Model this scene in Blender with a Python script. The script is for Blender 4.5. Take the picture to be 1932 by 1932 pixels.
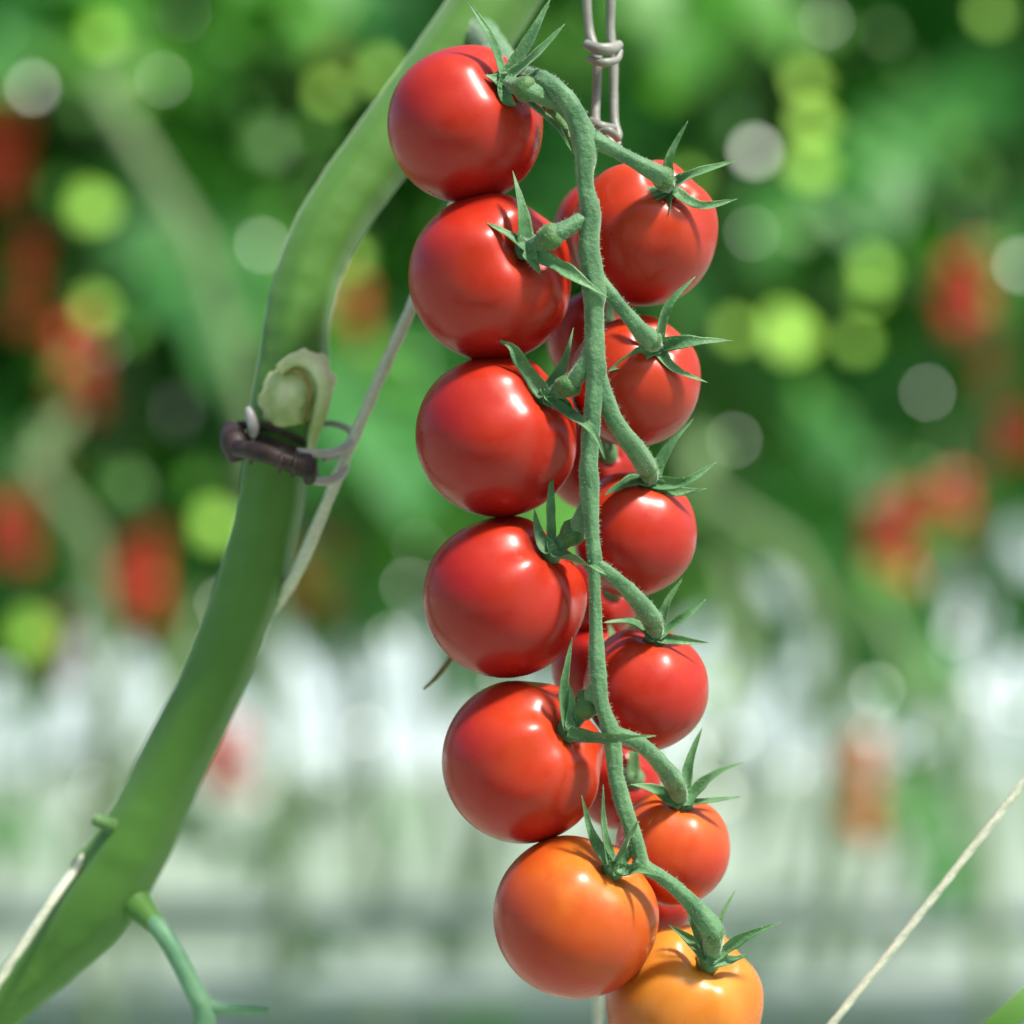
import bpy, math, random
from mathutils import Vector, Matrix, noise

random.seed(7)
SC = bpy.context.scene
COL = SC.collection
for o in list(bpy.data.objects):
    bpy.data.objects.remove(o)

# ------------------------------------------------------------------ camera
D = 0.62                      # camera to focus plane (m)
LENS, SENSOR = 100.0, 36.0
W = D * SENSOR / LENS         # width of the picture at the focus plane
cam_d = bpy.data.cameras.new('camera')
cam = bpy.data.objects.new('camera', cam_d)
COL.objects.link(cam)
cam.location = (0, -D, 0)
cam.rotation_euler = (math.radians(90), 0, 0)
cam_d.lens = LENS
cam_d.sensor_width = SENSOR
cam_d.clip_start = 0.02
cam_d.clip_end = 400
cam_d.dof.use_dof = True
cam_d.dof.focus_distance = D - 0.010
cam_d.dof.aperture_fstop = 6.3
SC.camera = cam

# ------------------------------------------------------------------ light
SUN = Vector((0.42, -0.33, 0.85)).normalized()
SUN_EL = math.asin(SUN.z)
world = bpy.data.worlds.new('World')
SC.world = world
world.use_nodes = True
wn = world.node_tree
bg = wn.nodes['Background']
sky = wn.nodes.new('ShaderNodeTexSky')
sky.sky_type = 'NISHITA'
sky.sun_disc = False
sky.sun_elevation = SUN_EL
sky.sun_rotation = math.atan2(SUN.x, SUN.y)
sky.air_density = 1.0
sky.dust_density = 2.5
wn.links.new(sky.outputs[0], bg.inputs[0])
bg.inputs[1].default_value = 0.125
sl = bpy.data.lights.new('sun', 'SUN')
sl.energy = 5.0
sl.angle = math.radians(6.0)
sl.color = (1.0, 0.95, 0.88)
so = bpy.data.objects.new('sun', sl)
COL.objects.link(so)
so.rotation_euler = (-SUN).to_track_quat('-Z', 'Y').to_euler()
so.location = SUN * 3
SC.view_settings.view_transform = 'Standard'
SC.view_settings.look = 'None'
SC.view_settings.exposure = 0.40
SC.view_settings.gamma = 1.0
SC.view_settings.use_curve_mapping = False
SC.cycles.use_denoising = True
SC.cycles.max_bounces = 6
SC.cycles.transparent_max_bounces = 6
SC.cycles.sample_clamp_indirect = 6

# ------------------------------------------------------------------ helpers
def P(px, py, y=0.0):
    """real position of a point seen at px,py of the 1932 wide view, y metres behind the focus plane"""
    k = (D + y) / D
    return Vector(((px - 966) / 1932 * W * k, y, (966 - py) / 1932 * W * k))

def S(px, y=0.0):
    return px / 1932 * W * (D + y) / D

def tag(o, label=None, cat=None, group=None, kind=None):
    if label: o['label'] = label
    if cat: o['category'] = cat
    if group: o['group'] = group
    if kind: o['kind'] = kind
    return o

def empty(name, loc, label, cat, group=None):
    o = bpy.data.objects.new(name, None)
    COL.objects.link(o)
    o.location = loc
    o.empty_display_size = 0.01
    return tag(o, label, cat, group)

class MB:
    def __init__(self):
        self.v, self.f, self.m = [], [], []
    def add(self, vs, fs, mi=0):
        b = len(self.v)
        self.v += [tuple(v) for v in vs]
        self.f += [tuple(i + b for i in f) for f in fs]
        self.m += [mi] * len(fs)
        return self
    def build(self, name, mats, parent=None, smooth=True, origin=None):
        me = bpy.data.meshes.new(name)
        if origin is None and parent is not None:
            origin = parent_origin(parent)
        off = Vector(origin) if origin is not None else Vector((0, 0, 0))
        me.from_pydata([tuple(Vector(v) - off) for v in self.v], [], self.f)
        if not isinstance(mats, (list, tuple)): mats = [mats]
        for m in mats: me.materials.append(m)
        if len(mats) > 1:
            me.polygons.foreach_set('material_index', self.m)
        if smooth:
            me.polygons.foreach_set('use_smooth', [True] * len(me.polygons))
        me.update()
        o = bpy.data.objects.new(name, me)
        COL.objects.link(o)
        if parent is not None:
            o.parent = parent
        elif origin is not None:
            o.location = off
        return o

def catmull(pts, n):
    """pts: list of tuples of any length; n samples per span"""
    out = []
    m = len(pts)
    for i in range(m - 1):
        p0 = pts[max(i - 1, 0)]; p1 = pts[i]; p2 = pts[i + 1]; p3 = pts[min(i + 2, m - 1)]
        for k in range(n):
            t = k / n
            out.append(tuple(0.5 * ((2 * b) + (-a + c) * t + (2 * a - 5 * b + 4 * c - d) * t * t + (-a + 3 * b - 3 * c + d) * t ** 3)
                             for a, b, c, d in zip(p0, p1, p2, p3)))
    out.append(tuple(pts[-1]))
    return out

def tube(mb, pts, radii, sides=14, rough=0.0, seed=0.0, mi=0, flat=None, fl=1.0, ridge=0.0, nr=6):
    """round tube along pts; flat = reference normal for a flattened section"""
    vs, fs = [], []
    n = len(pts)
    up = None
    for i in range(n):
        a = pts[max(i - 1, 0)]; b = pts[min(i + 1, n - 1)]
        t = (b - a)
        if t.length < 1e-9: t = Vector((0, 0, 1))
        t.normalize()
        if flat is not None:
            up = flat - t * flat.dot(t)
        elif up is None:
            up = Vector((0, -1, 0)) if abs(t.y) < 0.9 else Vector((1, 0, 0))
            up = up - t * up.dot(t)
        else:
            up = up - t * up.dot(t)
        up.normalize()
        s = t.cross(up)
        for k in range(sides):
            an = 2 * math.pi * k / sides
            r = radii[i] * (1 + ridge * math.cos(nr * an + pts[i].length * 40))
            if rough:
                q = pts[i] * 260 + Vector((math.cos(an), math.sin(an), seed)) * 0.9
                r *= 1 + rough * noise.noise(q)
            vs.append(pts[i] + s * (math.cos(an) * r) + up * (math.sin(an) * r * fl))
    for i in range(n - 1):
        for k in range(sides):
            k2 = (k + 1) % sides
            fs.append((i * sides + k, i * sides + k2, (i + 1) * sides + k2, (i + 1) * sides + k))
    vs.append(pts[0]); vs.append(pts[-1])
    c0, c1 = n * sides, n * sides + 1
    for k in range(sides):
        k2 = (k + 1) % sides
        fs.append((c0, k2, k)); fs.append((c1, (n - 1) * sides + k, (n - 1) * sides + k2))
    mb.add(vs, fs, mi)

def pxtube(mb, ctrl, n=6, **kw):
    """ctrl rows: px, py, y depth, width px"""
    c = catmull(ctrl, n)
    pts = [P(a[0], a[1], a[2]) for a in c]
    rad = [max(S(a[3], a[2]) / 2, 2e-5) for a in c]
    tube(mb, pts, rad, **kw)
    return pts, rad

def hairs(mb, pts, rad, per_m, length, seed=1):
    """fine white plant hairs on a stem: thin three-sided spikes"""
    rnd = random.Random(seed)
    per_m *= .5
    for i in range(len(pts) - 1):
        seg = pts[i + 1] - pts[i]
        L = seg.length
        if L < 1e-6: continue
        t = seg.normalized()
        cnt = L * per_m * min(1.0, rad[i] / 0.0015)
        cnt = int(cnt) + (1 if rnd.random() < cnt % 1 else 0)
        for _ in range(cnt):
            u = rnd.random()
            r = rad[i] * (1 - u) + rad[i + 1] * u
            d = Vector((rnd.gauss(0, 1), rnd.gauss(0, 1), rnd.gauss(0, 1)))
            d -= t * d.dot(t)
            if d.length < 1e-3: continue
            d.normalize()
            b = pts[i].lerp(pts[i + 1], u) + d * r * 0.95
            e = (d + t * rnd.uniform(-.4, .4)).normalized()
            tip = b + e * length * rnd.uniform(.5, 1.2)
            a1 = t * 0.00003; a2 = t.cross(d) * 0.00003
            mb.add([b + a1, b - a1 + a2, b - a1 - a2, tip], [(0, 1, 3), (1, 2, 3), (2, 0, 3)], 1)

# ------------------------------------------------------------------ materials
def new_mat(name):
    m = bpy.data.materials.new(name)
    m.use_nodes = True
    nt = m.node_tree
    return m, nt, nt.nodes['Principled BSDF'], nt.nodes, nt.links

def ramp(nodes, stops):
    r = nodes.new('ShaderNodeValToRGB')
    e = r.color_ramp.elements
    while len(e) < len(stops): e.new(0.5)
    for k, (p, c) in enumerate(stops):
        e[k].position = p; e[k].color = (*c, 1)
    return r

def noise_mat(name, c1, c2, scale, rough=0.5, spec=0.5, bump=0.0, bscale=None, sheen=0.0, stretch=None, sss=0.0, sub_col=None):
    m, nt, b, N, L = new_mat(name)
    tc = N.new('ShaderNodeTexCoord')
    mp = N.new('ShaderNodeMapping')
    L.new(tc.outputs['Object'], mp.inputs[0])
    if stretch: mp.inputs['Scale'].default_value = stretch
    nz = N.new('ShaderNodeTexNoise'); nz.inputs['Scale'].default_value = scale; nz.inputs['Detail'].default_value = 4
    L.new(mp.outputs[0], nz.inputs['Vector'])
    r = ramp(N, [(0.3, c1), (0.7, c2)])
    L.new(nz.outputs[0], r.inputs[0])
    L.new(r.outputs[0], b.inputs['Base Color'])
    b.inputs['Roughness'].default_value = rough
    b.inputs['Specular IOR Level'].default_value = spec
    if sheen:
        b.inputs['Sheen Weight'].default_value = sheen
        b.inputs['Sheen Roughness'].default_value = 0.4
        b.inputs['Sheen Tint'].default_value = (0.85, 1, 0.8, 1)
    if sss:
        b.inputs['Subsurface Weight'].default_value = sss
        b.inputs['Subsurface Radius'].default_value = (0.6, 1.0, 0.3)
        b.inputs['Subsurface Scale'].default_value = 0.001
    if bump:
        n2 = N.new('ShaderNodeTexNoise'); n2.inputs['Scale'].default_value = bscale or scale * 6
        n2.inputs['Detail'].default_value = 3
        L.new(mp.outputs[0], n2.inputs['Vector'])
        bp = N.new('ShaderNodeBump'); bp.inputs['Strength'].default_value = bump
        bp.inputs['Distance'].default_value = 0.0004
        L.new(n2.outputs[0], bp.inputs['Height'])
        L.new(bp.outputs[0], b.inputs['Normal'])
    return m

def tomato_mat(name, stops, seed=0.0, rough=0.27):
    """ripeness runs from blossom end (0) to stem end (1)"""
    m, nt, b, N, L = new_mat(name)
    tc = N.new('ShaderNodeTexCoord')
    sep = N.new('ShaderNodeSeparateXYZ')
    L.new(tc.outputs['Object'], sep.inputs[0])
    mr = N.new('ShaderNodeMapRange')
    mr.inputs[1].default_value = -0.019; mr.inputs[2].default_value = 0.019
    L.new(sep.outputs['Z'], mr.inputs[0])
    nz = N.new('ShaderNodeTexNoise'); nz.inputs['Scale'].default_value = 60; nz.inputs['Detail'].default_value = 5; nz.inputs['Roughness'].default_value = .6
    L.new(tc.outputs['Object'], nz.inputs['Vector'])
    ad = N.new('ShaderNodeMath'); ad.operation = 'MULTIPLY_ADD'
    L.new(nz.outputs[0], ad.inputs[0]); ad.inputs[1].default_value = 0.5
    sb = N.new('ShaderNodeMath'); sb.operation = 'SUBTRACT'
    L.new(mr.outputs[0], sb.inputs[0]); sb.inputs[1].default_value = 0.25
    L.new(sb.outputs[0], ad.inputs[2])
    r = ramp(N, stops)
    L.new(ad.outputs[0], r.inputs[0])
    # tiny pale speckles of the skin
    vo = N.new('ShaderNodeTexVoronoi'); vo.inputs['Scale'].default_value = 900
    L.new(tc.outputs['Object'], vo.inputs['Vector'])
    sr = ramp(N, [(0.05, (1, 1, 1)), (0.16, (0, 0, 0))])
    L.new(vo.outputs['Distance'], sr.inputs[0])
    mx = N.new('ShaderNodeMix'); mx.data_type = 'RGBA'
    ml = N.new('ShaderNodeMath'); ml.operation = 'MULTIPLY'; ml.inputs[1].default_value = 0.10
    L.new(sr.outputs[0], ml.inputs[0]); L.new(ml.outputs[0], mx.inputs[0])
    L.new(r.outputs[0], mx.inputs[6]); mx.inputs[7].default_value = (0.85, 0.35, 0.12, 1)
    L.new(mx.outputs[2], b.inputs['Base Color'])
    b.inputs['Specular IOR Level'].default_value = 0.36
    b.inputs['Coat Weight'].default_value = 0.12
    b.inputs['Coat Roughness'].default_value = 0.14
    n3 = N.new('ShaderNodeTexNoise'); n3.inputs['Scale'].default_value = 220; n3.inputs['Detail'].default_value = 5
    L.new(tc.outputs['Object'], n3.inputs['Vector'])
    m3 = N.new('ShaderNodeMapRange'); m3.inputs[1].default_value = .35; m3.inputs[2].default_value = .7
    m3.inputs[3].default_value = rough; m3.inputs[4].default_value = rough + .16
    L.new(n3.outputs[0], m3.inputs[0]); L.new(m3.outputs[0], b.inputs['Roughness'])
    b.inputs['Subsurface Weight'].default_value = 0.30
    b.inputs['Subsurface Radius'].default_value = (1.0, 0.25, 0.1)
    b.inputs['Subsurface Scale'].default_value = 0.004
    n2 = N.new('ShaderNodeTexNoise'); n2.inputs['Scale'].default_value = 140; n2.inputs['Detail'].default_value = 2
    L.new(tc.outputs['Object'], n2.inputs['Vector'])
    bp = N.new('ShaderNodeBump'); bp.inputs['Strength'].default_value = 0.12; bp.inputs['Distance'].default_value = 0.001
    L.new(n2.outputs[0], bp.inputs['Height']); L.new(bp.outputs[0], b.inputs['Normal'])
    return m

RED = tomato_mat('ripe_red_skin', [(0.0, (0.33, 0.006, 0.006)), (0.6, (0.38, 0.010, 0.007)), (1.0, (0.50, 0.035, 0.010))])
RED2 = tomato_mat('bright_red_skin', [(0.0, (0.38, 0.008, 0.007)), (0.55, (0.43, 0.014, 0.009)), (1.0, (0.54, 0.055, 0.012))])
RED4 = tomato_mat('warm_red_skin', [(0.0, (0.38, 0.008, 0.007)), (0.6, (0.43, 0.014, 0.008)), (1.0, (0.54, 0.055, 0.011))])
RED3 = tomato_mat('orange_red_skin', [(0.0, (0.52, 0.018, 0.008)), (0.5, (0.52, 0.032, 0.010)), (1.0, (0.68, 0.17, 0.02))])
ORA = tomato_mat('turning_orange_skin', [(0.0, (0.42, 0.014, 0.006)), (0.45, (0.46, 0.028, 0.008)), (0.8, (0.54, 0.09, 0.010)), (1.0, (0.66, 0.22, 0.025))])
YEL = tomato_mat('yellow_orange_skin', [(0.0, (0.42, 0.035, 0.008)), (0.5, (0.52, 0.09, 0.012)), (0.85, (0.62, 0.22, 0.025)), (1.0, (0.66, 0.31, 0.045))])
STEM = noise_mat('truss_stem_green', (0.050, 0.145, 0.060), (0.135, 0.275, 0.125), 170, 0.55, 0.35, 0.8, 1100, 0.6, sss=0.1)
SEPAL = noise_mat('sepal_green', (0.045, 0.145, 0.050), (0.14, 0.29, 0.12), 200, 0.5, 0.35, 0.5, 1200, 0.5, sss=0.1)
KNUCKLE = noise_mat('knuckle_green', (0.045, 0.125, 0.035), (0.10, 0.21, 0.06), 400, 0.5, 0.35, 0.6, 1800, 0.3)
HAIR = noise_mat('plant_hair', (0.5, 0.62, 0.45), (0.6, 0.7, 0.55), 50, 0.6, 0.3)
MAIN = noise_mat('main_stem_green', (0.068, 0.185, 0.026), (0.090, 0.220, 0.036), 60, 0.5, 0.35, 0.15, 400, 0.35, sss=0.1)
SHOOT = noise_mat('side_shoot_green', (0.10, 0.25, 0.13), (0.18, 0.36, 0.20), 90, 0.5, 0.35, 0.3, 500, 0.3)
SCAR = noise_mat('leaf_scar_pale', (0.34, 0.42, 0.13), (0.76, 0.80, 0.52), 110, 0.7, 0.3, 0.6, 500)
SCARB = noise_mat('leaf_scar_brown', (0.16, 0.15, 0.03), (0.30, 0.27, 0.08), 300, 0.7, 0.3)
TWINE = noise_mat('twine_pale', (0.58, 0.61, 0.46), (0.76, 0.77, 0.62), 900, 0.7, 0.2, 0.8, 2500)
CLIPD = noise_mat('clip_dark_plastic', (0.012, 0.008, 0.007), (0.07, 0.042, 0.038), 220, 0.5, 0.3)
CLIPL = noise_mat('clip_grey_plastic', (0.30, 0.28, 0.27), (0.50, 0.48, 0.47), 160, 0.35, 0.5)
HANG = noise_mat('hanger_grey_plastic', (0.18, 0.185, 0.155), (0.30, 0.30, 0.26), 150, 0.45, 0.5, 0.3, 700)
DRY = noise_mat('dry_sepal', (0.16, 0.15, 0.05), (0.30, 0.26, 0.10), 250, 0.6, 0.3)

# ------------------------------------------------------------------ the fruit
def fruit_mesh(name, R, kz=1.0, taper=0.0, lob=5, dim=0.16, seed=0, nu=84, nv=56, amp=0.018):
    vs, fs = [], []
    rnd = random.Random(seed)
    ph = rnd.uniform(0, 6.28)
    for j in range(nv + 1):
        th = math.pi * j / nv
        for i in range(nu):
            fi = 2 * math.pi * i / nu
            sh = math.exp(-((th - 0.75) / 0.55) ** 2)
            rr = R * (1 + amp * sh * math.cos(lob * fi + ph) + 0.008 * math.cos(2 * fi + ph * 2) * math.sin(th))
            rho = rr * math.sin(th) ** 0.97 if 0 < th < math.pi else 0
            z = rr * math.cos(th) * kz
            if z < 0: rho *= 1 - taper * (z / R) ** 2
            z -= R * dim * math.exp(-(rho / (0.30 * R)) ** 2) * (1 + 0.25 * math.cos(lob * fi + ph) * min(1, rho / (0.2 * R))) if th < 1.5 else 0
            if th > 2.8: z += R * 0.03 * math.exp(-(rho / (0.12 * R)) ** 2)
            vs.append((rho * math.cos(fi), rho * math.sin(fi), z))
    for j in range(nv):
        for i in range(nu):
            i2 = (i + 1) % nu
            fs.append((j * nu + i, (j + 1) * nu + i, (j + 1) * nu + i2, j * nu + i2))
    me = bpy.data.meshes.new(name)
    me.from_pydata(vs, [], fs)
    me.polygons.foreach_set('use_smooth', [True] * len(fs))
    me.update()
    return me

def sepal(parent, base, ctrl, width, fc, fr, fy, axis, seed, mat=None, hair=True):
    """ctrl rows after the base: px, py, depth relative to base. kept clear of the fruit surface"""
    rnd = random.Random(seed)
    rows = [base] + [(c[0], c[1], base[2] + c[2]) for c in ctrl]
    c = catmull(rows, 7)
    n = len(c)
    pts = []
    for i, a in enumerate(c):
        y = a[2]
        if fc is not None:
            d2 = (a[0] - fc[0]) ** 2 + (a[1] - fc[1]) ** 2
            if d2 < (fr * 1.0) ** 2:
                surf = fy - S(math.sqrt(fr * fr - d2), fy)
                y = min(y, surf - 0.0007)
        pts.append(P(a[0], a[1], y))
    # smooth depth
    for _ in range(3):
        ys = [p.y for p in pts]
        for i in range(1, n - 1):
            m = (ys[i - 1] + ys[i + 1]) / 2
            pts[i].y = min(ys[i], m) if m < ys[i] else ys[i] * .6 + m * .4
    mb = MB()
    face = (axis * 0.6 + Vector((rnd.uniform(-.5, .5), -1.0, rnd.uniform(-.2, .5)))).normalized()
    vs, fs = [], []
    K = 9
    for i in range(n):
        t = (pts[min(i + 1, n - 1)] - pts[max(i - 1, 0)]).normalized()
        up = face - t * face.dot(t)
        if up.length < 1e-3: up = Vector((0, 0, 1))
        up.normalize()
        s = t.cross(up)
        u = i / (n - 1)
        w = S(width, pts[i].y) / 2 * (0.75 + 1.0 * u) * (1 - u) ** 1.15 if u < .999 else 0.00003
        w = max(w, 0.00004)
        w *= 1 + 0.25 * noise.noise(pts[i] * 350)
        tw = 0.5 * math.sin(u * 2.6 + seed)
        s, up = s * math.cos(tw) + up * math.sin(tw), up * math.cos(tw) - s * math.sin(tw)
        fold = w * 0.45
        th = max(w * 0.10, 0.00005)
        for k in range(K):      # front face, then back face
            q = -1 + 2 * k / (K - 1)
            vs.append(pts[i] + s * (q * w) + up * (q * q * fold - fold * .4 + th))
        for k in range(K - 1, -1, -1):
            q = -1 + 2 * k / (K - 1)
            vs.append(pts[i] + s * (q * w * .98) + up * (q * q * fold - fold * .4 - th * (1 - q * q)))
    M = 2 * K
    for i in range(n - 1):
        for k in range(M):
            k2 = (k + 1) % M
            fs.append((i * M + k, i * M + k2, (i + 1) * M + k2, (i + 1) * M + k))
    fs.append(tuple(range(M - 1, -1, -1)))
    fs.append(tuple((n - 1) * M + k for k in range(M)))
    mb.add(vs, fs)
    if hair:
        hairs(mb, pts, [S(width) * .35 * (1 - i / n) for i in range(n)], 6000, 0.0006, seed)
    return mb.build('sepal', [mat or SEPAL, HAIR], parent, origin=parent_origin(parent))

def parent_origin(p):
    o = Vector((0, 0, 0))
    while p is not None:
        o += p.location
        p = p.parent
    return o

RY = -0.016      # depth of the truss stem
GT = 'tomatoes on the vine truss'
def make_tomato(label, c, r, y, cal, mat, pedicel, sepals, kz=0.97, taper=0.05, lob=5, seed=0, amp=0.018, dim=0.16, depthk=None, kn=40, swid=24):
    SW = 1.45
    """c, cal: picture positions of fruit centre and calyx; r in px; pedicel rows px,py,y,w"""
    C = P(c[0], c[1], y)
    R = S(r, y)
    ox, oz = (cal[0] - c[0]) / r, (c[1] - cal[1]) / r
    l2 = ox * ox + oz * oz
    if depthk is None: depthk = math.sqrt(max(0.06, 1 - l2))
    axis = Vector((ox, -depthk, oz)).normalized()
    root = empty('tomato', C, label, 'tomato', GT)
    me = fruit_mesh('fruit', R, kz, taper, lob, dim, seed, amp=amp)
    me.materials.append(mat)
    f = bpy.data.objects.new('fruit', me)
    COL.objects.link(f)
    f.parent = root
    f.rotation_euler = axis.to_track_quat('Z', 'X').to_euler()
    # calyx disc + sepals
    base = C + axis * R * kz * 0.90
    by = base.y
    k = (D + by) / D
    bpx = base.x / k / W * 1932 + 966; bpy_ = 966 - base.z / k / W * 1932
    mb = MB()
    tube(mb, [base - axis * S(16), base - axis * S(3), base + axis * S(9), base + axis * S(17)], [S(16), S(24), S(20), S(11)], sides=18, rough=.3)
    cx = mb.build('calyx', SEPAL, root)
    for i, s in enumerate(sepals):
        wd = swid
        rows = s
        if isinstance(s[0], (int, float)): wd, rows = s[0], s[1]
        sepal(cx, (bpx, bpy_, by - 0.0006), rows, wd * SW, c, r, y, axis, seed * 17 + i)
    if pedicel:
        rows = list(pedicel) + [(bpx, bpy_, by - 0.001, 22)]
        mb = MB()
        pts, rad = pxtube(mb, rows, 7, sides=24, rough=.12, seed=seed, ridge=.05, nr=5)
        hairs(mb, pts, rad, 22000, 0.0008, seed + 50)
        pe = mb.build('pedicel', [STEM, HAIR], root)
        # swollen joint of the pedicel
        q = pedicel[-1]; q0 = pedicel[-2]
        kb = P(q[0], q[1], q[2]); ka = P(q0[0], q0[1], q0[2])
        t = (base - kb).normalized()
        mb = MB()
        a = kb - t * S(kn * .45); e = kb + t * S(kn * .55)
        pts = [a, a.lerp(e, .2), a.lerp(e, .45), a.lerp(e, .75), e]
        rr = [S(kn * .33), S(kn * .50), S(kn * .52), S(kn * .45), S(kn * .30)]
        tube(mb, pts, rr, sides=18, rough=.25, seed=seed)
        hairs(mb, pts, rr, 22000, 0.0006, seed + 90)
        j = mb.build('joint', [KNUCKLE, HAIR], pe, origin=parent_origin(root))
    return root

LY, RYY = 0.0, 0.008
make_tomato('topmost red tomato, upper left, its long sepals reaching the top edge', (878, 236), 150, LY + .002, (962, 158), RED,
    [(1088, 225, -.012, 30), (1060, 200, -.013, 28), (1022, 182, -.014, 30), (990, 168, -.0145, 36)],
    [(22, [(925, 70, -.002), (883, 3, -.001)]), (30, [(1000, 75, -.003), (1040, -5, -.001)]), (26, [(1010, 105, -.006), (1066, 45, -.006)]),
     (24, [(1005, 200, -.003), (1050, 240, -.002), (1078, 285, .001)]), (34, [(935, 150, -.001), (915, 142, -.0015)]), (26, [(955, 185, -.001), (975, 200, -.001)])], seed=1, kn=44)
make_tomato('second red tomato down in the left column, its calyx facing the camera', (925, 525), 157, LY, (1002, 470), RED,
    [(1120, 375, RY + .002, 22), (1112, 405, RY + .001, 30), (1078, 425, RY - .001, 30), (1038, 447, -.0175, 36)],
    [(28, [(985, 400, -.002), (967, 322, .001)]), (26, [(958, 443, -.001), (918, 420, .000)]), (28, [(1060, 505, -.004), (1105, 535, -.006), (1148, 562, -.005)]),
     (26, [(1008, 500, -.001), (1020, 518, -.0)])], seed=2, amp=.028, dim=.2, kn=48)
make_tomato('third red tomato down in the left column with long curled sepal over the stem', (937, 823), 156, LY, (1040, 738), RED,
    [(1124, 625, RY + .002, 22), (1118, 650, RY + .001, 28), (1098, 695, RY + .001, 30), (1072, 728, -.013, 34)],
    [(26, [(985, 685, -.003), (965, 655, -.003), (935, 640, -.002)]), (24, [(1060, 690, -.002), (1082, 618, .001)]), (24, [(1080, 785, -.004), (1120, 815, -.013), (1142, 868, -.014)]),
     (28, [(1065, 765, -.002), (1085, 790, -.002)])], seed=3, amp=.028, kn=46)
make_tomato('fourth red tomato down in the left column, beside the small dry sepal tip', (950, 1128), 155, LY, (1050, 1028), RED,
    [(1114, 890, RY + .002, 22), (1113, 925, RY + .001, 28), (1103, 970, RY + .002, 34), (1082, 1005, -.011, 36)],
    [(22, [(1038, 960, -.003), (1042, 872, -.001)]), (26, [(1018, 1010, -.001), (1008, 960, -.002)]), (28, [(1080, 1055, -.005), (1115, 1068, -.012), (1145, 1085, -.013)])], seed=4, amp=.03, lob=6, kn=46)
make_tomato('lowest fully red tomato of the left column, right above the orange one', (985, 1437), 155, LY, (1085, 1362), RED4,
    [(1130, 1235, RY + .002, 20), (1130, 1265, RY + .001, 26), (1124, 1300, RY + .001, 30), (1108, 1330, -.012, 34)],
    [(22, [(1062, 1310, -.003), (1070, 1250, -.005), (1080, 1203, -.005)]), (24, [(1120, 1390, -.005), (1180, 1392, -.012), (1238, 1388, -.012)]), (22, [(1080, 1330, -.003), (1075, 1290, -.003)])], seed=5, amp=.03, lob=6, kn=50)
make_tomato('orange tomato at the foot of the left column with stiff upright sepals', (1085, 1731), 156, LY - .005, (1165, 1618), ORA,
    [(1190, 1560, RY, 30), (1192, 1590, RY + .001, 28), (1183, 1608, -.014, 26)],
    [(20, [(1118, 1575, -.003), (1097, 1500, -.003)]), (22, [(1138, 1560, -.004), (1138, 1480, -.004)]), (38, [(1180, 1590, -.007), (1203, 1548, -.011)]), (26, [(1200, 1640, -.004), (1250, 1655, -.010)])], seed=6, amp=.02, lob=5, kn=24)
# right column
make_tomato('topmost red tomato of the right column with a star of dark sepals facing the camera', (1214, 443), 137, RYY, (1258, 362), RED2,
    [(1118, 262, RY, 34), (1170, 290, RY + .001, 26), (1222, 318, RY + .003, 32), (1252, 338, -.010, 38)],
    [(22, [(1262, 300, -.005), (1298, 228, -.006)]), (26, [(1310, 328, -.006), (1388, 303, -.006)]), (24, [(1320, 388, -.003), (1392, 375, -.002)]),
     (26, [(1220, 380, -.001), (1203, 402, -.001)]), (24, [(1258, 400, -.001), (1256, 408, -.001)]), (22, [(1215, 370, -.001), (1200, 380, -.001)])], kz=1.06, taper=.16, seed=7, amp=.03, dim=.2, kn=44)
make_tomato('second red tomato down in the right column, half behind its arching stalk', (1196, 722), 124, RYY, (1236, 655), RED2,
    [(1122, 520, RY, 30), (1170, 578, RY + .001, 26), (1205, 620, RY + .003, 32), (1226, 642, -.009, 40)],
    [(22, [(1258, 580, -.004), (1312, 522, -.003)]), (26, [(1300, 645, -.004), (1382, 643, -.003)]), (24, [(1270, 695, -.002), (1335, 722, -.002)]),
     (28, [(1190, 678, -.002), (1145, 702, -.003)]), (18, [(1200, 620, -.002), (1175, 570, -.001)])], kz=1.06, taper=.16, seed=8, kn=42)
make_tomato('third red tomato down in the right column, pointed at its lower end', (1196, 1010), 118, RYY, (1226, 905), RED2,
    [(1126, 705, RY, 34), (1158, 790, RY + .002, 34), (1200, 850, RY + .007, 38), (1222, 885, -.003, 40)],
    [(24, [(1258, 845, -.002), (1308, 790, -.000)]), (24, [(1290, 910, -.005), (1352, 872, -.004)]), (24, [(1275, 928, -.003), (1333, 922, -.002)]),
     (30, [(1190, 908, -.004), (1138, 935, -.006)]), (18, [(1200, 870, -.002), (1172, 815, -.002)])], kz=1.03, taper=.2, seed=9, kn=42)
make_tomato('fourth red tomato down in the right column, with a white glint under its calyx', (1218, 1302), 119, RYY, (1238, 1192), RED2,
    [(1122, 1062, RY, 24), (1160, 1090, RY + .001, 26), (1205, 1135, RY + .007, 34), (1232, 1172, -.003, 38)],
    [(20, [(1258, 1140, -.002), (1287, 1092, -.001)]), (22, [(1290, 1165, -.004), (1332, 1130, -.003)]), (22, [(1280, 1208, -.004), (1338, 1213, -.003)]),
     (28, [(1190, 1175, -.004), (1138, 1175, -.006)]), (14, [(1200, 1130, -.002), (1168, 1048, -.001)])], kz=1.0, taper=.15, seed=10, kn=38)
make_tomato('orange-red tomato fifth down in the right column', (1268, 1602), 109, RYY, (1286, 1502), RED3,
    [(1150, 1378, RY, 24), (1205, 1402, RY + .001, 28), (1250, 1445, RY + .007, 34), (1274, 1480, -.003, 40)],
    [(24, [(1300, 1440, -.002), (1325, 1372, -.001)]), (24, [(1345, 1465, -.004), (1403, 1437, -.003)]), (20, [(1340, 1512, -.004), (1398, 1503, -.003)]),
     (26, [(1235, 1490, -.004), (1188, 1480, -.006)]), (12, [(1230, 1430, -.002), (1240, 1352, -.001)])], kz=1.0, taper=.12, seed=11, kn=40)
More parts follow.
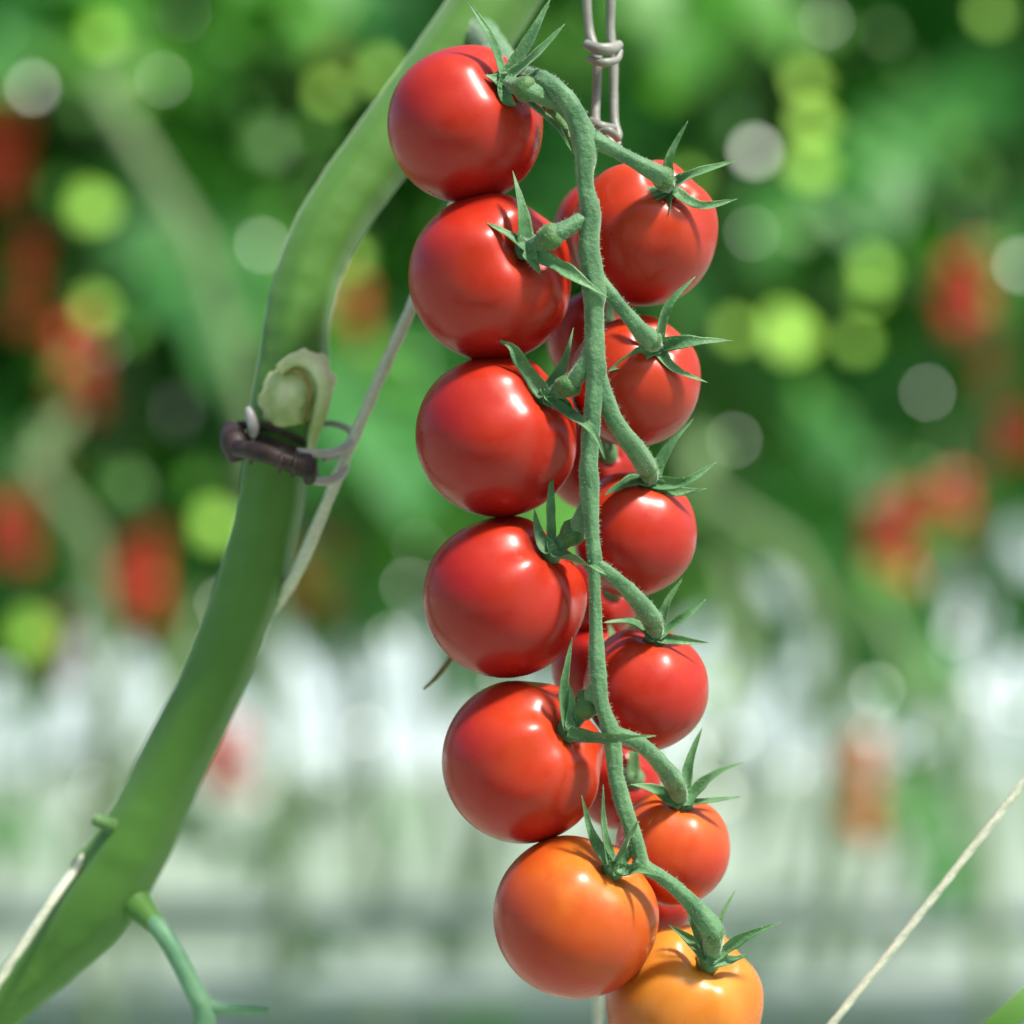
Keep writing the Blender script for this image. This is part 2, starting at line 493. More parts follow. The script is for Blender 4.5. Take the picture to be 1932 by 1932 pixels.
make_tomato('yellow-orange tomato at the bottom right, cut off by the lower picture edge', (1290, 1892), 149, RYY - .002, (1338, 1785), YEL,
    [(1196, 1625, RY, 26), (1255, 1660, RY + .001, 26), (1310, 1712, -.012, 34), (1345, 1762, -.011, 44)],
    [(14, [(1360, 1730, -.002), (1388, 1678, -.000)]), (22, [(1400, 1770, -.004), (1473, 1740, -.003)]), (24, [(1370, 1812, -.001), (1415, 1802, -.001)]),
     (26, [(1305, 1775, -.001), (1262, 1745, -.001)]), (20, [(1310, 1740, -.004), (1290, 1700, -.004)])], kz=.96, taper=.02, seed=12, amp=.035, dim=.2, kn=44)
# shaded fruit at the back of the truss
for lab, c, r, y in (
    ('shaded red tomato at the back, showing left of the stem beside the topmost right tomato', (1150, 440), 108, .036),
    ('shaded red tomato at the back, seen between the second left fruit and the stem', (1118, 640), 88, .040),
    ('shaded red tomato at the back, seen between the second and third right tomatoes', (1118, 872), 92, .040),
    ('shaded red tomato at the back, peeping between the stem and the third right tomato', (1128, 1130), 78, .042),
    ('shaded red tomato at the back, above the lowest red tomato of the left column', (1124, 1262), 84, .040),
    ('shaded red tomato at the back, between the lowest red left tomato and the stem', (1165, 1480), 84, .040),
    ('shaded dark red tomato at the back, tucked above the yellow-orange bottom tomato', (1236, 1690), 78, .036)):
    make_tomato(lab, c, r, y, (c[0] + 30, c[1] - 20), RED, None, [[(c[0] + 30, c[1] - 60, -.001), (c[0] + 25, c[1] - 85, .001)]], seed=int(c[1]))

# ------------------------------------------------------------------ truss stem
ts = empty('vine_stalk', P(1105, 280, RY), 'slender grey-green truss stem running down the middle of the tomatoes', 'truss stem')
mb = MB()
pts, rad = pxtube(mb, [(905, 60, .045, 60), (950, 110, .020, 44), (985, 142, -.004, 38), (1025, 152, -.012, 36), (1062, 180, RY, 36), (1090, 225, RY, 40), (1104, 270, RY, 48),
    (1104, 341, RY, 31), (1114, 398, RY, 38), (1112, 440, RY, 38), (1113, 473, RY, 40), (1122, 549, RY, 44), (1121, 590, RY, 36), (1122, 640, RY, 38), (1125, 700, RY, 38), (1122, 740, RY, 33),
    (1116, 801, RY, 32), (1111, 870, RY, 33), (1113, 915, RY, 38), (1117, 999, RY, 27), (1122, 1060, RY, 27), (1122, 1107, RY, 22), (1125, 1179, RY, 24), (1127, 1255, RY, 32),
    (1136, 1330, RY, 28), (1155, 1385, RY, 36), (1161, 1453, RY, 30), (1178, 1525, RY, 31), (1200, 1585, RY, 27), (1213, 1630, RY, 24), (1225, 1650, RY, 14)], 7, sides=30, rough=.14, ridge=.05, nr=5)
hairs(mb, pts, rad, 26000, 0.0008, 3)
mb.build('stalk', [STEM, HAIR], ts)
mb = MB()
pxtube(mb, [(1082, 225, -.008, 22), (1055, 200, -.009, 20), (1040, 212, -.006, 22), (1062, 238, -.005, 18), (1075, 262, -.006, 10)], 7, sides=12, rough=.2)
mb.build('bract', KNUCKLE, ts)

# ------------------------------------------------------------------ main stem
ms = empty('main_stem', P(545, 760, .04), 'thick bright green tomato plant stem arching up from the lower left', 'plant stem')
mb = MB()
pts, rad = pxtube(mb, [(1060, -230, .060, 150), (985, -80, .056, 150), (905, 45, .052, 150), (805, 180, .048, 142), (710, 300, .044, 132), (632, 410, .040, 126),
    (588, 500, .038, 124), (562, 600, .036, 124), (552, 690, .036, 136), (540, 780, .036, 140), (522, 860, .037, 126), (508, 960, .038, 126), (484, 1060, .040, 128), (443, 1180, .042, 122),
    (400, 1290, .043, 122), (345, 1400, .044, 128), (293, 1510, .045, 132), (240, 1610, .046, 148), (170, 1720, .048, 152), (90, 1810, .050, 120), (10, 1890, .052, 100), (-80, 1980, .054, 96)],
    8, sides=48, rough=.035, ridge=.022, nr=7)
hairs(mb, pts, rad, 9000, 0.0010, 9)
mb.build('stem', [MAIN, HAIR], ms)
# leaf scar: pale cut swelling on the front right of the stem
mb = MB()
vs, fs = [], []
cc = P(560, 735, .029); nu, nv = 30, 20
for j in range(nv + 1):
    th = math.pi * j / nv
    for i in range(nu):
        fi = 2 * math.pi * i / nu
        d = Vector((math.sin(th) * math.cos(fi), math.sin(th) * math.sin(fi), math.cos(th)))
        e = Vector((d.x * S(70), d.y * S(42), d.z * S(74)))
        e.x += e.z * 0.28
        vs.append(cc + e * (1 + .20 * noise.noise(d * 2.3) + .06 * noise.noise(d * 6)))
for j in range(nv):
    for i in range(nu):
        i2 = (i + 1) % nu
        fs.append((j * nu + i, (j + 1) * nu + i, (j + 1) * nu + i2, j * nu + i2))
mb.add(vs, fs)
scar = mb.build('leaf_scar', SCAR, ms)
mb = MB()
pxtube(mb, [(528, 700, .0240, 26), (560, 678, .0235, 30), (592, 690, .0240, 32), (610, 725, .0245, 34), (604, 775, .0255, 30), (592, 820, .0285, 22), (585, 860, .0300, 14)], 6, sides=12, rough=.04)
mb.build('rim', SCAR, scar, origin=parent_origin(ms))
mb = MB()
pxtube(mb, [(535, 706, .0232, 8), (560, 700, .0225, 10), (580, 722, .0228, 11), (584, 760, .0236, 10), (572, 800, .0256, 6)], 6, sides=8, rough=.2)
mb.build('crease', SCARB, scar, origin=parent_origin(ms))
# side shoot
sh = MB()
pts, rad = pxtube(sh, [(185, 1640, .050, 70), (225, 1685, .047, 62), (265, 1718, .042, 42), (305, 1758, .036, 36), (342, 1820, .034, 36), (368, 1870, .033, 38), (385, 1905, .033, 44), (384, 1950, .033, 40), (380, 2010, .033, 36)], 7, sides=18, rough=.08)
pxtube(sh, [(385, 1895, .033, 30), (425, 1903, .033, 24), (470, 1905, .032, 20), (508, 1907, .032, 17)], 6, sides=12, rough=.1)
hairs(sh, pts, rad, 9000, 0.0009, 12)
shoot = sh.build('side_shoot', [SHOOT, HAIR], ms)
mb = MB()
pxtube(mb, [(175, 1610, .050, 110), (215, 1655, .047, 96), (250, 1698, .044, 70), (278, 1728, .040, 48), (300, 1752, .037, 37)], 6, sides=20, rough=.06)
mb.build('collar', MAIN, shoot, origin=parent_origin(ms))
mb = MB()
pxtube(mb, [(215, 1560, .040, 34), (196, 1552, .037, 26), (182, 1548, .036, 24), (176, 1546, .036, 20)], 5, sides=12, rough=.2)
mb.build('stub', KNUCKLE, ms)

# ------------------------------------------------------------------ plant clip
pc = empty('plant_clip', P(540, 850, .037), 'dark plastic plant clip closed round the thick stem, with pale grey loops', 'plant clip')
def band(mb, cx, cy, y, rx, ry, wpx, tpx, tilt, a0, a1, n=40):
    """open flat band round the stem in a tilted plane"""
    vs, fs = [], []
    for i in range(n + 1):
        a = math.radians(a0 + (a1 - a0) * i / n)
        for (dr, dz) in ((0, -.5), (0, .5), (1, .5), (1, -.5)):
            r1 = S(rx + dr * tpx); r2 = S(ry + dr * tpx)
            x = math.cos(a) * r1; yy = -math.sin(a) * r2
            z = S(dz * wpx) - x * math.tan(math.radians(tilt)) - yy * .35
            vs.append(P(cx, cy, y) + Vector((x, yy, z)))
    for i in range(n):
        for k in range(4):
            k2 = (k + 1) % 4
            fs.append((i * 4 + k, (i + 1) * 4 + k, (i + 1) * 4 + k2, i * 4 + k2))
    fs.append((0, 1, 2, 3)); fs.append((n * 4 + 3, n * 4 + 2, n * 4 + 1, n * 4))
    mb.add(vs, fs)
mb = MB(); band(mb, 520, 862, .037, 70, 70, 14, 16, 17, 18, 400)
band(mb, 520, 838, .037, 70, 70, 10, 16, 17, 40, 345)
b1 = mb.build('band', CLIPD, pc, smooth=False)
mb = MB()
pxtube(mb, [(436, 812, .033, 40), (444, 838, .026, 56), (452, 866, .026, 44)], 5, sides=12)
pxtube(mb, [(448, 846, .022, 34), (500, 856, .0165, 36), (545, 872, .016, 36), (588, 886, .018, 40)], 6, sides=12)
pxtube(mb, [(576, 862, .019, 26), (582, 885, .018, 30), (584, 908, .020, 22)], 5, sides=12)
for q in ((475, 851, .0195), (530, 868, .016), (556, 876, .0162)):
    pxtube(mb, [(q[0] + 3, q[1] - 22, q[2] + .001, 9), (q[0], q[1], q[2] - .0024, 12), (q[0] - 3, q[1] + 22, q[2] + .001, 9)], 4, sides=8)
mb.build('hinge', CLIPD, pc)
mb = MB()
pxtube(mb, [(560, 850, .018, 12), (600, 856, .020, 15), (640, 850, .024, 17), (664, 832, .028, 17), (660, 812, .032, 14), (632, 800, .036, 13), (606, 800, .040, 12)], 6, sides=12)
mb.build('loop', CLIPL, pc)
mb = MB()
pxtube(mb, [(578, 905, .020, 14), (612, 908, .022, 17), (642, 898, .026, 17), (652, 876, .029, 15), (640, 860, .033, 12), (610, 868, .038, 10)], 6, sides=12)
mb.build('loop', CLIPL, pc)
mb = MB()
pxtube(mb, [(468, 770, .026, 10), (472, 782, .025, 18), (478, 806, .025, 22), (476, 822, .026, 16)], 5, sides=12)
mb.build('catch', CLIPL, pc)

# ------------------------------------------------------------------ twine
def twine(rows, label, n=8, strands=2, amp=.22):
    c = catmull(rows, n)
    pts = [P(a[0], a[1], a[2]) for a in c]
    mb = MB()
    for s in range(strands):
        run, out, rr = 0.0, [], []
        # resample finely for the twist
        fine = []
        for i in range(len(pts) - 1):
            for k in range(3): fine.append((pts[i].lerp(pts[i + 1], k / 3), S(c[i][3], c[i][2]) / 2))
        fine.append((pts[-1], S(c[-1][3]) / 2))
        for i, (p, r) in enumerate(fine):
            q = fine[min(i + 1, len(fine) - 1)][0] - fine[max(i - 1, 0)][0]
            run += q.length / 2
            t = q.normalized()
            u = t.cross(Vector((0, 1, 0))).normalized(); v = t.cross(u)
            a = run / (r * 12) * 6.28 + s * math.pi
            out.append(p + (u * math.cos(a) + v * math.sin(a)) * r * .14); rr.append(r * .80)
        tube(mb, out, rr, sides=8)
    return tag(mb.build('twine', TWINE, None, origin=pts[0]), label, 'twine')
twine([(905, 270, .028, 26), (830, 450, .028, 26), (776, 580, .028, 26), (720, 705, .028, 26), (667, 828, .028, 25), (640, 890, .028, 26), (612, 960, .030, 26), (578, 1040, .033, 28),
    (545, 1105, .038, 28), (500, 1165, .048, 24), (420, 1250, .062, 20), (320, 1400, .063, 18), (240, 1500, .060, 17), (188, 1575, .048, 17), (120, 1670, .038, 18), (55, 1765, .036, 20), (-20, 1880, .036, 20)],
    'pale support twine held by the dark clip and winding down round the thick stem')
twine([(2010, 1375, .020, 17), (1932, 1475, .020, 17), (1760, 1695, .020, 17), (1570, 1932, .020, 17), (1500, 2020, .020, 17)], 'pale taut twine crossing the lower right corner on its own')
twine([(1128, 1780, .055, 20), (1128, 1880, .055, 20), (1128, 1932, .055, 20), (1128, 2010, .055, 20)], 'short end of twine hanging straight below the orange tomato')

# leaf tip in the lower right corner
mb = MB()
leaflet_pts = [P(1990, 1850, .03), P(1945, 1885, .028), P(1912, 1912, .027), P(1885, 1945, .027), P(1860, 1990, .028)]
tube(mb, leaflet_pts, [S(10), S(26), S(24), S(34), S(40)], sides=14, flat=Vector((.3, -.8, .5)), fl=.12, rough=.2)
tag(mb.build('leaf', MAIN, None, origin=leaflet_pts[0]), 'green leaf tip cut by the lower right corner of the picture', 'leaf')

# dry sepal tip behind the fourth left tomato
mb = MB()
pxtube(mb, [(868, 1215, .020, 12), (845, 1250, .020, 12), (822, 1278, .020, 9), (798, 1300, .020, 4)], 6, sides=8)
tag(mb.build('dry_sepal', DRY, None, origin=P(868, 1215, .02)), 'small dry brown sepal tip poking out left of the fourth left tomato', 'sepal')

# ------------------------------------------------------------------ truss hanger
th_ = empty('truss_hanger', P(1135, 110, .012), 'grey plastic truss hanger like a narrow ladder hanging from the top edge', 'plant hanger')
mb = MB()
pxtube(mb, [(1106, -60, .012, 17), (1107, 0, .012, 17), (1112, 60, .012, 18), (1126, 108, .010, 20), (1126, 170, .010, 17), (1124, 232, .008, 19), (1140, 262, .006, 20), (1170, 275, .006, 16)], 7, sides=14, rough=.05)
mb.build('rail', HANG, th_)
mb = MB()
pxtube(mb, [(1154, -60, .014, 17), (1153, 0, .014, 17), (1152, 60, .014, 17), (1158, 110, .013, 18), (1158, 170, .012, 17), (1160, 230, .010, 17), (1166, 258, .008, 17), (1150, 270, .007, 14)], 7, sides=14, rough=.05)
mb.build('rail', HANG, th_)
mb = MB()
pxtube(mb, [(1106, 84, .006, 20), (1128, 92, .004, 24), (1152, 92, .005, 24), (1168, 84, .008, 18)], 6, sides=12, rough=.12)
pxtube(mb, [(1112, 112, .006, 14), (1138, 118, .004, 17), (1164, 112, .006, 14), (1168, 96, .008, 16)], 6, sides=12, rough=.12)
mb.build('rung', HANG, th_)
mb = MB()
pxtube(mb, [(1114, 228, .004, 16), (1134, 238, .002, 20), (1158, 242, .004, 16)], 6, sides=12, rough=.12)
pxtube(mb, [(1122, 258, .002, 14), (1148, 246, -.002, 15), (1166, 262, .002, 14)], 6, sides=12, rough=.12)
mb.build('rung', HANG, th_)

# ================================================================== the greenhouse behind
FLOOR_Z = -1.0
def leafmat(name, c1, c2, rough=.45, trans=.45, tcol=(0.20, 0.42, 0.03), spec=.5):
    m, nt, b, N, L = new_mat(name)
    tc = N.new('ShaderNodeTexCoord')
    nz = N.new('ShaderNodeTexNoise'); nz.inputs['Scale'].default_value = 7; nz.inputs['Detail'].default_value = 4
    L.new(tc.outputs['Object'], nz.inputs['Vector'])
    r = ramp(N, [(0.35, c1), (0.65, c2)])
    L.new(nz.outputs[0], r.inputs[0]); L.new(r.outputs[0], b.inputs['Base Color'])
    b.inputs['Roughness'].default_value = rough
    b.inputs['Specular IOR Level'].default_value = spec
    tr = N.new('ShaderNodeBsdfTranslucent'); tr.inputs[0].default_value = (*tcol, 1)
    mx = N.new('ShaderNodeMixShader'); mx.inputs[0].default_value = trans
    L.new(b.outputs[0], mx.inputs[1]); L.new(tr.outputs[0], mx.inputs[2])
    L.new(mx.outputs[0], N['Material Output'].inputs[0])
    return m
LEAF = leafmat('tomato_leaf', (0.045, 0.20, 0.060), (0.12, 0.36, 0.095), tcol=(0.18, 0.58, 0.10))
LEAFB = leafmat('tomato_leaf_young', (0.10, 0.32, 0.05), (0.16, 0.44, 0.07), .4, .5, (0.30, 0.70, 0.09))
LIME = leafmat('sun_toned_lime_leaf', (0.26, 0.66, 0.03), (0.42, 0.80, 0.05), .5, .1, (0.5, 0.8, 0.06), .4)  # brighter copy of the leaf green, sunlight put into its colour
GLOSS = leafmat('glint_leaf', (0.22, 0.42, 0.24), (0.30, 0.50, 0.32), .29, .1, (0.3, 0.5, 0.1), .9)  # pale glossy copy of the leaf for the added glints
BSTEM = noise_mat('far_stem', (0.12, 0.20, 0.08), (0.22, 0.30, 0.14), 8, .6, .3)

def leaflet(mb, base, dirv, nrm, L, wd, rnd, mi=0):
    """lobed, cupped leaflet"""
    d = dirv.normalized(); n = (nrm - d * nrm.dot(d)).normalized(); s = d.cross(n)
    prof = [(0, .04), (.15, .30), (.28, .46), (.38, .36), (.52, .44), (.64, .27), (.78, .24), (1, .0)]
    droop = rnd.uniform(.1, .5)
    vs, fs = [], []
    for t, w in prof:
        c = base + d * (t * L) - n * (droop * L * t * t)
        up = n * (w * L * wd * .35)
        vs += [c - s * (w * L * wd) + up, c - n * (.02 * L), c + s * (w * L * wd) + up]
    for i in range(len(prof) - 1):
        a = i * 3
        fs += [(a, a + 1, a + 4, a + 3), (a + 1, a + 2, a + 5, a + 4)]
    mb.add(vs, fs, mi)

def compound_leaf(mb, base, az, el, L, rnd, mi=0):
    d = Vector((math.cos(az) * math.cos(el), math.sin(az) * math.cos(el), math.sin(el)))
    p = base.copy(); pts = [p.copy()]
    seg = L / 6
    for i in range(6):
        d = (d + Vector((0, 0, -.22))).normalized()
        p = p + d * seg; pts.append(p.copy())
        side = d.cross(Vector((0, 0, 1)))
        if side.length < .01: side = Vector((1, 0, 0))
        side.normalize(); up = side.cross(d)
        if i >= 1:
            for sg in (-1, 1):
                dv = (side * sg + d * .45 + Vector((0, 0, rnd.uniform(-.5, .1)))).normalized()
                leaflet(mb, p, dv, up + Vector((rnd.uniform(-.5, .5), rnd.uniform(-.5, .5), 0)), L * rnd.uniform(.26, .38), rnd.uniform(.8, 1.1), rnd, mi)
    leaflet(mb, p, d, up, L * .4, 1.0, rnd, mi)
    tube(mb, pts, [L * .012 * (1 - i / 9) for i in range(len(pts))], sides=5, mi=2)

def copy_tree(o, parent=None):
    c = o.copy(); COL.objects.link(c)
    if parent is not None: c.parent = parent
    for ch in o.children: copy_tree(ch, c)
    return c

def plant_proto(seed, zlo, zhi, nleaf, nlow=1):
    rnd = random.Random(seed)
    slant = rnd.uniform(-.5, .5)
    root = empty('tomato_plant', (0, 0, FLOOR_Z), None, 'tomato plant')
    mb = MB()
    pts = []
    H = zhi + .1
    for i in range(14):
        z = H * i / 13
        pts.append(Vector((0.05 * math.sin(z * 3 + seed) + slant * max(0, 1.1 - z) ** 1.5, 0.05 * math.cos(z * 2.3 + seed), z)))
    tube(mb, pts, [.008] * 14, sides=8)
    mb.build('stem', BSTEM, root, origin=(0, 0, 0))
    mb = MB()
    for k in range(nleaf):
        z = zlo + (zhi - zlo) * (k + rnd.random()) / nleaf
        q = min(12, int(z / H * 13)); b = pts[q].copy(); b.z = z
        compound_leaf(mb, b, rnd.uniform(0, 6.28), rnd.uniform(-.2, .7), rnd.uniform(.24, .38), rnd, 1 if rnd.random() < .3 else 0)
    for k in range(nlow):
        z = rnd.uniform(.45, .8); b = pts[min(12, int(z / H * 13))].copy()
        compound_leaf(mb, b, rnd.uniform(0, 6.28), rnd.uniform(-.3, .5), rnd.uniform(.10, .16), rnd, 0)
    mb.build('foliage', [LEAF, LEAFB, BSTEM], root, smooth=False, origin=(0, 0, 0))
    return root

GP = 'tomato plants in the rows behind'
protos = [plant_proto(s, 1.0, 2.15, 26) for s in (11, 12, 13, 14)] + [plant_proto(16, 1.17, 2.2, 20)]
tall = plant_proto(15, .95, 2.3, 30)
rp = random.Random(5)
plants = []
def put(proto, used, x, y, rz, label, sc=1.0):
    o = proto if used is False else copy_tree(proto)
    o.location = (x, y, FLOOR_Z); o.rotation_euler = (0, 0, rz); o.scale = (1, 1, 1)
    tag(o, label, 'tomato plant', GP)
    plants.append(o)
    return o
flag = [False] * 5
rows = [(2.55, -1.15, 1.25, .24, 'out of focus leafy tomato plant in the nearest row behind the fruit'),
        (3.05, -1.3, 1.4, .24, 'out of focus tomato plant in the middle row of the blurred foliage'),
        (4.3, -1.7, 1.8, .27, 'out of focus tomato plant in the farthest row of the blurred foliage')]
for (yy, x0, x1, dx, lab) in rows:
    x = x0
    while x <= x1:
        k = 4 if x > .50 * (yy + D) / 3.2 else rp.randrange(4)
        put(protos[k], flag[k], x + rp.uniform(-.05, .05), yy + rp.uniform(-.1, .1), rp.uniform(0, 6.28), lab)
        flag[k] = True
        x += dx
# the row across the aisle, behind the camera: it is what the shiny skins mirror
x = -1.4
uf = False
while x <= 1.3:
    put(tall, uf, x, -2.2 + rp.uniform(-.1, .1), rp.uniform(0, 6.28), 'leafy tomato plant across the aisle behind the camera')
    uf = True
    x += .33

# leaves added to show as bright discs
V = Vector((0, -1, 0))
HALF = (SUN + V).normalized()
spots = [ # px, py, size m, kind
    (175, 385, .036, 0), (1258, 158, .034, 0), (1524, 145, .028, 0), (1535, 225, .032, 0), (1530, 305, .036, 0), (1492, 622, .046, 0), (408, 985, .034, 0), (62, 1190, .036, 0),
    (1200, 12, .034, 0), (180, 575, .024, 0), (195, 60, .026, 0), (1650, 505, .028, 0), (1640, 545, .024, 0), (1380, 10, .02, 0), (1620, 640, .022, 0), (1300, 330, .024, 0), (1355, 1290, .02, 0),
    (660, 480, .024, 0), (620, 170, .022, 0), (1870, 20, .024, 0), (720, 130, .024, 0), (1390, 620, .022, 0),
    (62, 165, .016, 1), (1395, 230, .022, 1), (1425, 285, .022, 1), (1525, 232, .012, 1), (495, 462, .013, 1), (308, 150, .010, 1), (1418, 440, .009, 1), (1925, 500, .016, 1), (1560, 40, .010, 1),
    (770, 1105, .010, 1), (1750, 740, .011, 1), (1385, 830, .010, 1), (1745, 890, .008, 1)]
rs = random.Random(3)
for _ in range(90):     # many smaller leaves added for faint discs
    spots.append((rs.uniform(0, 1932), rs.uniform(0, 1120), rs.uniform(.012, .034), 2))
    if rs.random() < .15: spots[-1] = (*spots[-1][:2], rs.uniform(.004, .006), 1)
for _ in range(34):     # made-up glossy leaves, added for glints over the pale floor
    spots.append((rs.uniform(0, 1932), rs.uniform(1130, 1560), rs.uniform(.007, .016), 1))
bykey = {}
for (px, py, sz, kd) in spots:
    c = P(px, py, 2.15)
    sz *= (1.0, .72, 1.0)[kd]
    pl = min((p for p in plants if 2.3 < p.location.y < 2.8), key=lambda p: abs(p.location.x - c.x))
    bykey.setdefault(pl.name, (pl, []))[1].append((c, sz, kd))
for key, (pl, ls) in bykey.items():
    mb = MB()
    for (c, sz, kd) in ls:
        n = (Vector(c) - cam.location).normalized()
        n = (SUN * .65 + V * .6).normalized() if kd == 0 else (SUN - n).normalized() if kd == 1 else Vector((rs.uniform(-.4, .8), -.7, rs.uniform(-.1, .9))).normalized()
        u = Vector((1, 0, 0)); u = (u - n * u.dot(n)).normalized(); v = n.cross(u)
        vs = [c]; fs = []
        K = 12
        for k in range(K):
            a = 6.283 * k / K
            q = sz / 2 * (1 + .12 * math.cos(3 * a + kd))
            vs.append(c + u * math.cos(a) * q * .9 + v * math.sin(a) * q * 1.1 - n * sz * (.03 if kd == 1 else .12))
            fs.append((0, k + 1, (k + 1) % K + 1))
        mb.add(vs, fs, (0, 1, 3)[kd])
        # petiole back into the plant
        st = Vector((pl.location.x, pl.location.y, c.z - .1))
        tube(mb, [c - n * .004, c.lerp(st, .5) + Vector((0, 0, .03)), st], [.0012, .0018, .0025], sides=5, mi=2)
    inv = Matrix.Rotation(-pl.rotation_euler.z, 4, 'Z')
    mb.v = [tuple(inv @ (Vector(v) - pl.location)) for v in mb.v]
    mb.build('disc_leaves', [LIME, GLOSS, BSTEM, LEAFB], pl, origin=(0, 0, 0))

# bare leaning stems that cross the rows
for a, b, lab in (((190, 170), (470, 790), 'pale bare stem leaning down to the right through the left foliage'),
                  ((60, 880), (190, 1180), 'short pale leaning stem beside the red truss at the left edge'),
                  ((1325, 930), (1560, 1170), 'pale green stem slanting down to the right beside the third right tomato'),
                  ((1400, 1180), (1240, 1620), 'thin olive stem leaning left over the pale floor right of the truss'),
                  ((330, 1290), (150, 1560), 'thin olive stem leaning left over the pale floor beside the thick stem'),
                  ((1700, 1250), (1850, 1540), 'thin olive stem slanting to the right over the pale floor')):
    mb = MB()
    p0, p1 = P(*a, 2.0), P(*b, 2.05)
    tube(mb, [p0 + Vector((0, .5, .12)), p0, p0.lerp(p1, .5) + Vector((.02, 0, .01)), p1, p1 + Vector((.02, .05, -.25)), Vector((p1.x * .8, p1.y + .3, FLOOR_Z))], [.007, .009, .010, .010, .009, .009], sides=8)
    tag(mb.build('leaning_stem', BSTEM, None, origin=p0), lab, 'plant stem')

# trusses hanging in the rows behind
FARRED = noise_mat('far_tomato_red', (0.50, 0.025, 0.012), (0.60, 0.05, 0.015), 30, .25, .5)
FARORA = noise_mat('far_tomato_orange', (0.44, 0.09, 0.010), (0.50, 0.14, 0.02), 30, .25, .5)
fm = {}
def far_fruit(mat):
    if mat.name not in fm:
        me = fruit_mesh('tomato', .0185, .97, .05, 5, .14, 3, 20, 14); me.materials.append(mat); fm[mat.name] = me
    return fm[mat.name]
def far_truss(px, py, y, n, mat, label, cols=2, pitch=.026):
    y += .12; n = max(2, round(n * .8))
    top = P(px, py, y) + Vector((0, 0, n / cols * pitch / 2 + .01))
    r = empty('tomato_truss', top, label, 'tomato truss', 'blurred tomato trusses in the rows behind')
    mb = MB()
    tube(mb, [top + Vector((0, 0, .05)), top, top - Vector((.004, 0, n / cols * pitch))], [.003, .003, .0015], sides=6)
    mb.build('stalk', BSTEM, r)
    rnd = random.Random(int(px * 7 + py))
    for i in range(n):
        o = bpy.data.objects.new('tomato', far_fruit(mat))
        COL.objects.link(o); o.parent = r
        o.scale = (.8, .8, .8)
        sx = 0 if cols == 1 else (-1 if i % 2 else 1) * .012
        o.location = (sx + rnd.uniform(-.004, .004), -.012 + rnd.uniform(-.01, .01), -(i // cols + .5 * (i % cols)) * pitch - .01)
        o.rotation_euler = (rnd.uniform(-.5, .5), rnd.uniform(-.5, .5), rnd.uniform(0, 6))
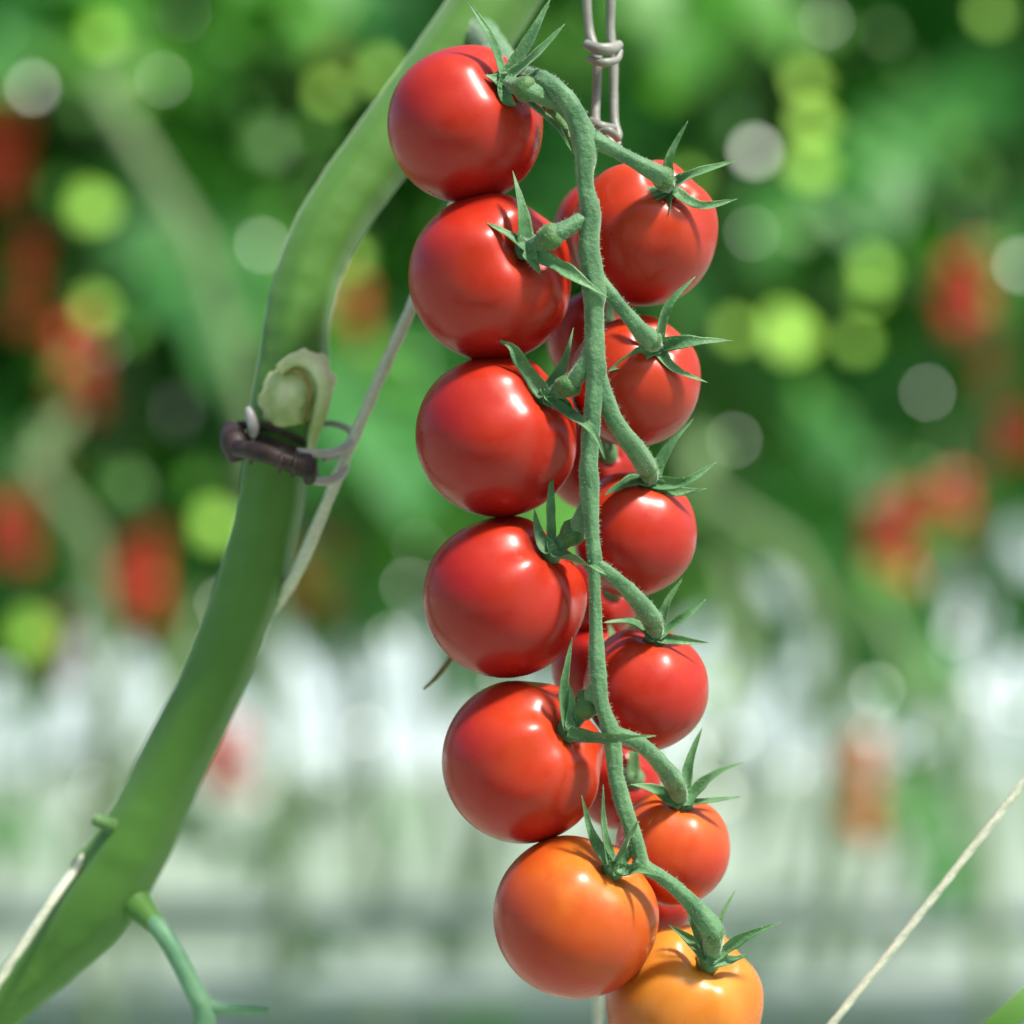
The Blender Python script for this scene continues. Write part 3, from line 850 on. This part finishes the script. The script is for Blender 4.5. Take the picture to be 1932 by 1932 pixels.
far = [
 (628, 60, 2.2, 5, FARORA, 'blurred orange truss at the top edge left of the topmost tomato', 1),
 (12, 270, 2.2, 12, FARRED, 'blurred dark red truss cut by the left edge, highest on the left', 2),
 (60, 560, 2.2, 5, FARRED, 'dull red truss in the foliage at mid height near the left edge', 1),
 (150, 700, 2.15, 9, FARRED, 'tall narrow red truss in the foliage left of the clip', 2),
 (105, 880, 2.35, 3, FARORA, 'small dull orange truss below the tall narrow red one', 1),
 (28, 1015, 2.15, 6, FARRED, 'bright red truss at the left edge level with the third left tomato', 2),
 (265, 1100, 2.15, 9, FARRED, 'broad bright red truss between the left edge and the thick stem', 2),
 (125, 1235, 2.35, 4, FARRED, 'brownish red truss against the white floor at far left', 1),
 (592, 1095, 2.2, 6, FARORA, 'orange-red truss just right of the thick stem under the clip', 2),
 (668, 628, 2.2, 4, FARORA, 'orange truss between the thick stem and the second left tomato', 1),
 (425, 1445, 2.05, 6, FARRED, 'low red truss against the pale floor right of the thick stem', 2),
 (1815, 560, 2.15, 8, FARRED, 'tall red truss in the foliage near the right edge', 2),
 (1850, 690, 2.3, 4, FARORA, 'orange truss just under the tall red one near the right edge', 1),
 (1680, 1035, 2.15, 9, FARRED, 'large red truss at lower right where foliage meets the white floor', 2),
 (1775, 975, 2.2, 6, FARRED, 'smaller pinkish red truss right of the large one at lower right', 2),
 (1600, 1500, 2.0, 9, FARORA, 'lone orange-red truss hanging low over the pale floor at right', 2),
 (1915, 830, 2.3, 5, FARRED, 'red truss at the right edge above the white patch', 2),
 (1305, 860, 2.6, 3, FARRED, 'faint pinkish truss right behind the calyx of the third right tomato', 1)]
for (px, py, y, n, mt, lab, cols) in far:
    far_truss(px, py, y, n, mt, lab, cols)

# ------------------------------------------------------------------ floor and fittings
FILM = noise_mat('white_floor_film', (0.12, 0.20, 0.13), (0.72, 0.82, 0.82), 1.0, .6, .3, stretch=(2.2, .3, 1))
SHADEM = noise_mat('grey_green_shade_floor', (0.19, 0.27, 0.18), (0.36, 0.44, 0.34), 1.6, .7, .3)  # shade of the near floor put into the colour
def sheet(name, x0, x1, y0, y1, z, mat, kind='structure'):
    mb = MB(); mb.add([(x0, y0, z), (x1, y0, z), (x1, y1, z), (x0, y1, z)], [(0, 1, 2, 3)])
    o = mb.build(name, mat, None, smooth=False); o['kind'] = kind; return o
sheet('floor', -60, 60, -40, 160, FLOOR_Z, FILM)
sheet('shaded_near_floor', -20, 20, -6.0, 10.5, FLOOR_Z + .004, SHADEM)  # added sheet standing for shaded near floor, also cutting bounce onto the fruit
GUT = noise_mat('gutter_grey', (0.20, 0.27, 0.24), (0.32, 0.38, 0.36), 4, .5, .4)
def gutter(py, y, h, label):
    c = P(966, py, y)
    r = empty('growing_gutter', (0, y, c.z), label, 'gutter', 'growing gutters')
    prof = [(-.05, h / 2), (-.06, h / 2), (-.045, -h / 2), (.045, -h / 2), (.06, h / 2), (.05, h / 2), (.04, -h / 2 + .006), (-.04, -h / 2 + .006)]
    vs, fs = [], []
    for x in (-4, 4):
        for (a, b) in prof: vs.append((x, y + a, c.z + b))
    n = len(prof)
    for k in range(n): fs.append((k, (k + 1) % n, n + (k + 1) % n, n + k))
    fs.append(tuple(range(n))); fs.append(tuple(range(2 * n - 1, n - 1, -1)))
    mb = MB(); mb.add(vs, fs); mb.build('trough', GUT, r, smooth=False)
gutter(1870, 2.15, .028, 'pale grey gutter running across just above the bottom edge')
gutter(1735, 2.35, .024, 'second pale gutter running across higher and farther back')
print('objects', len(bpy.data.objects))
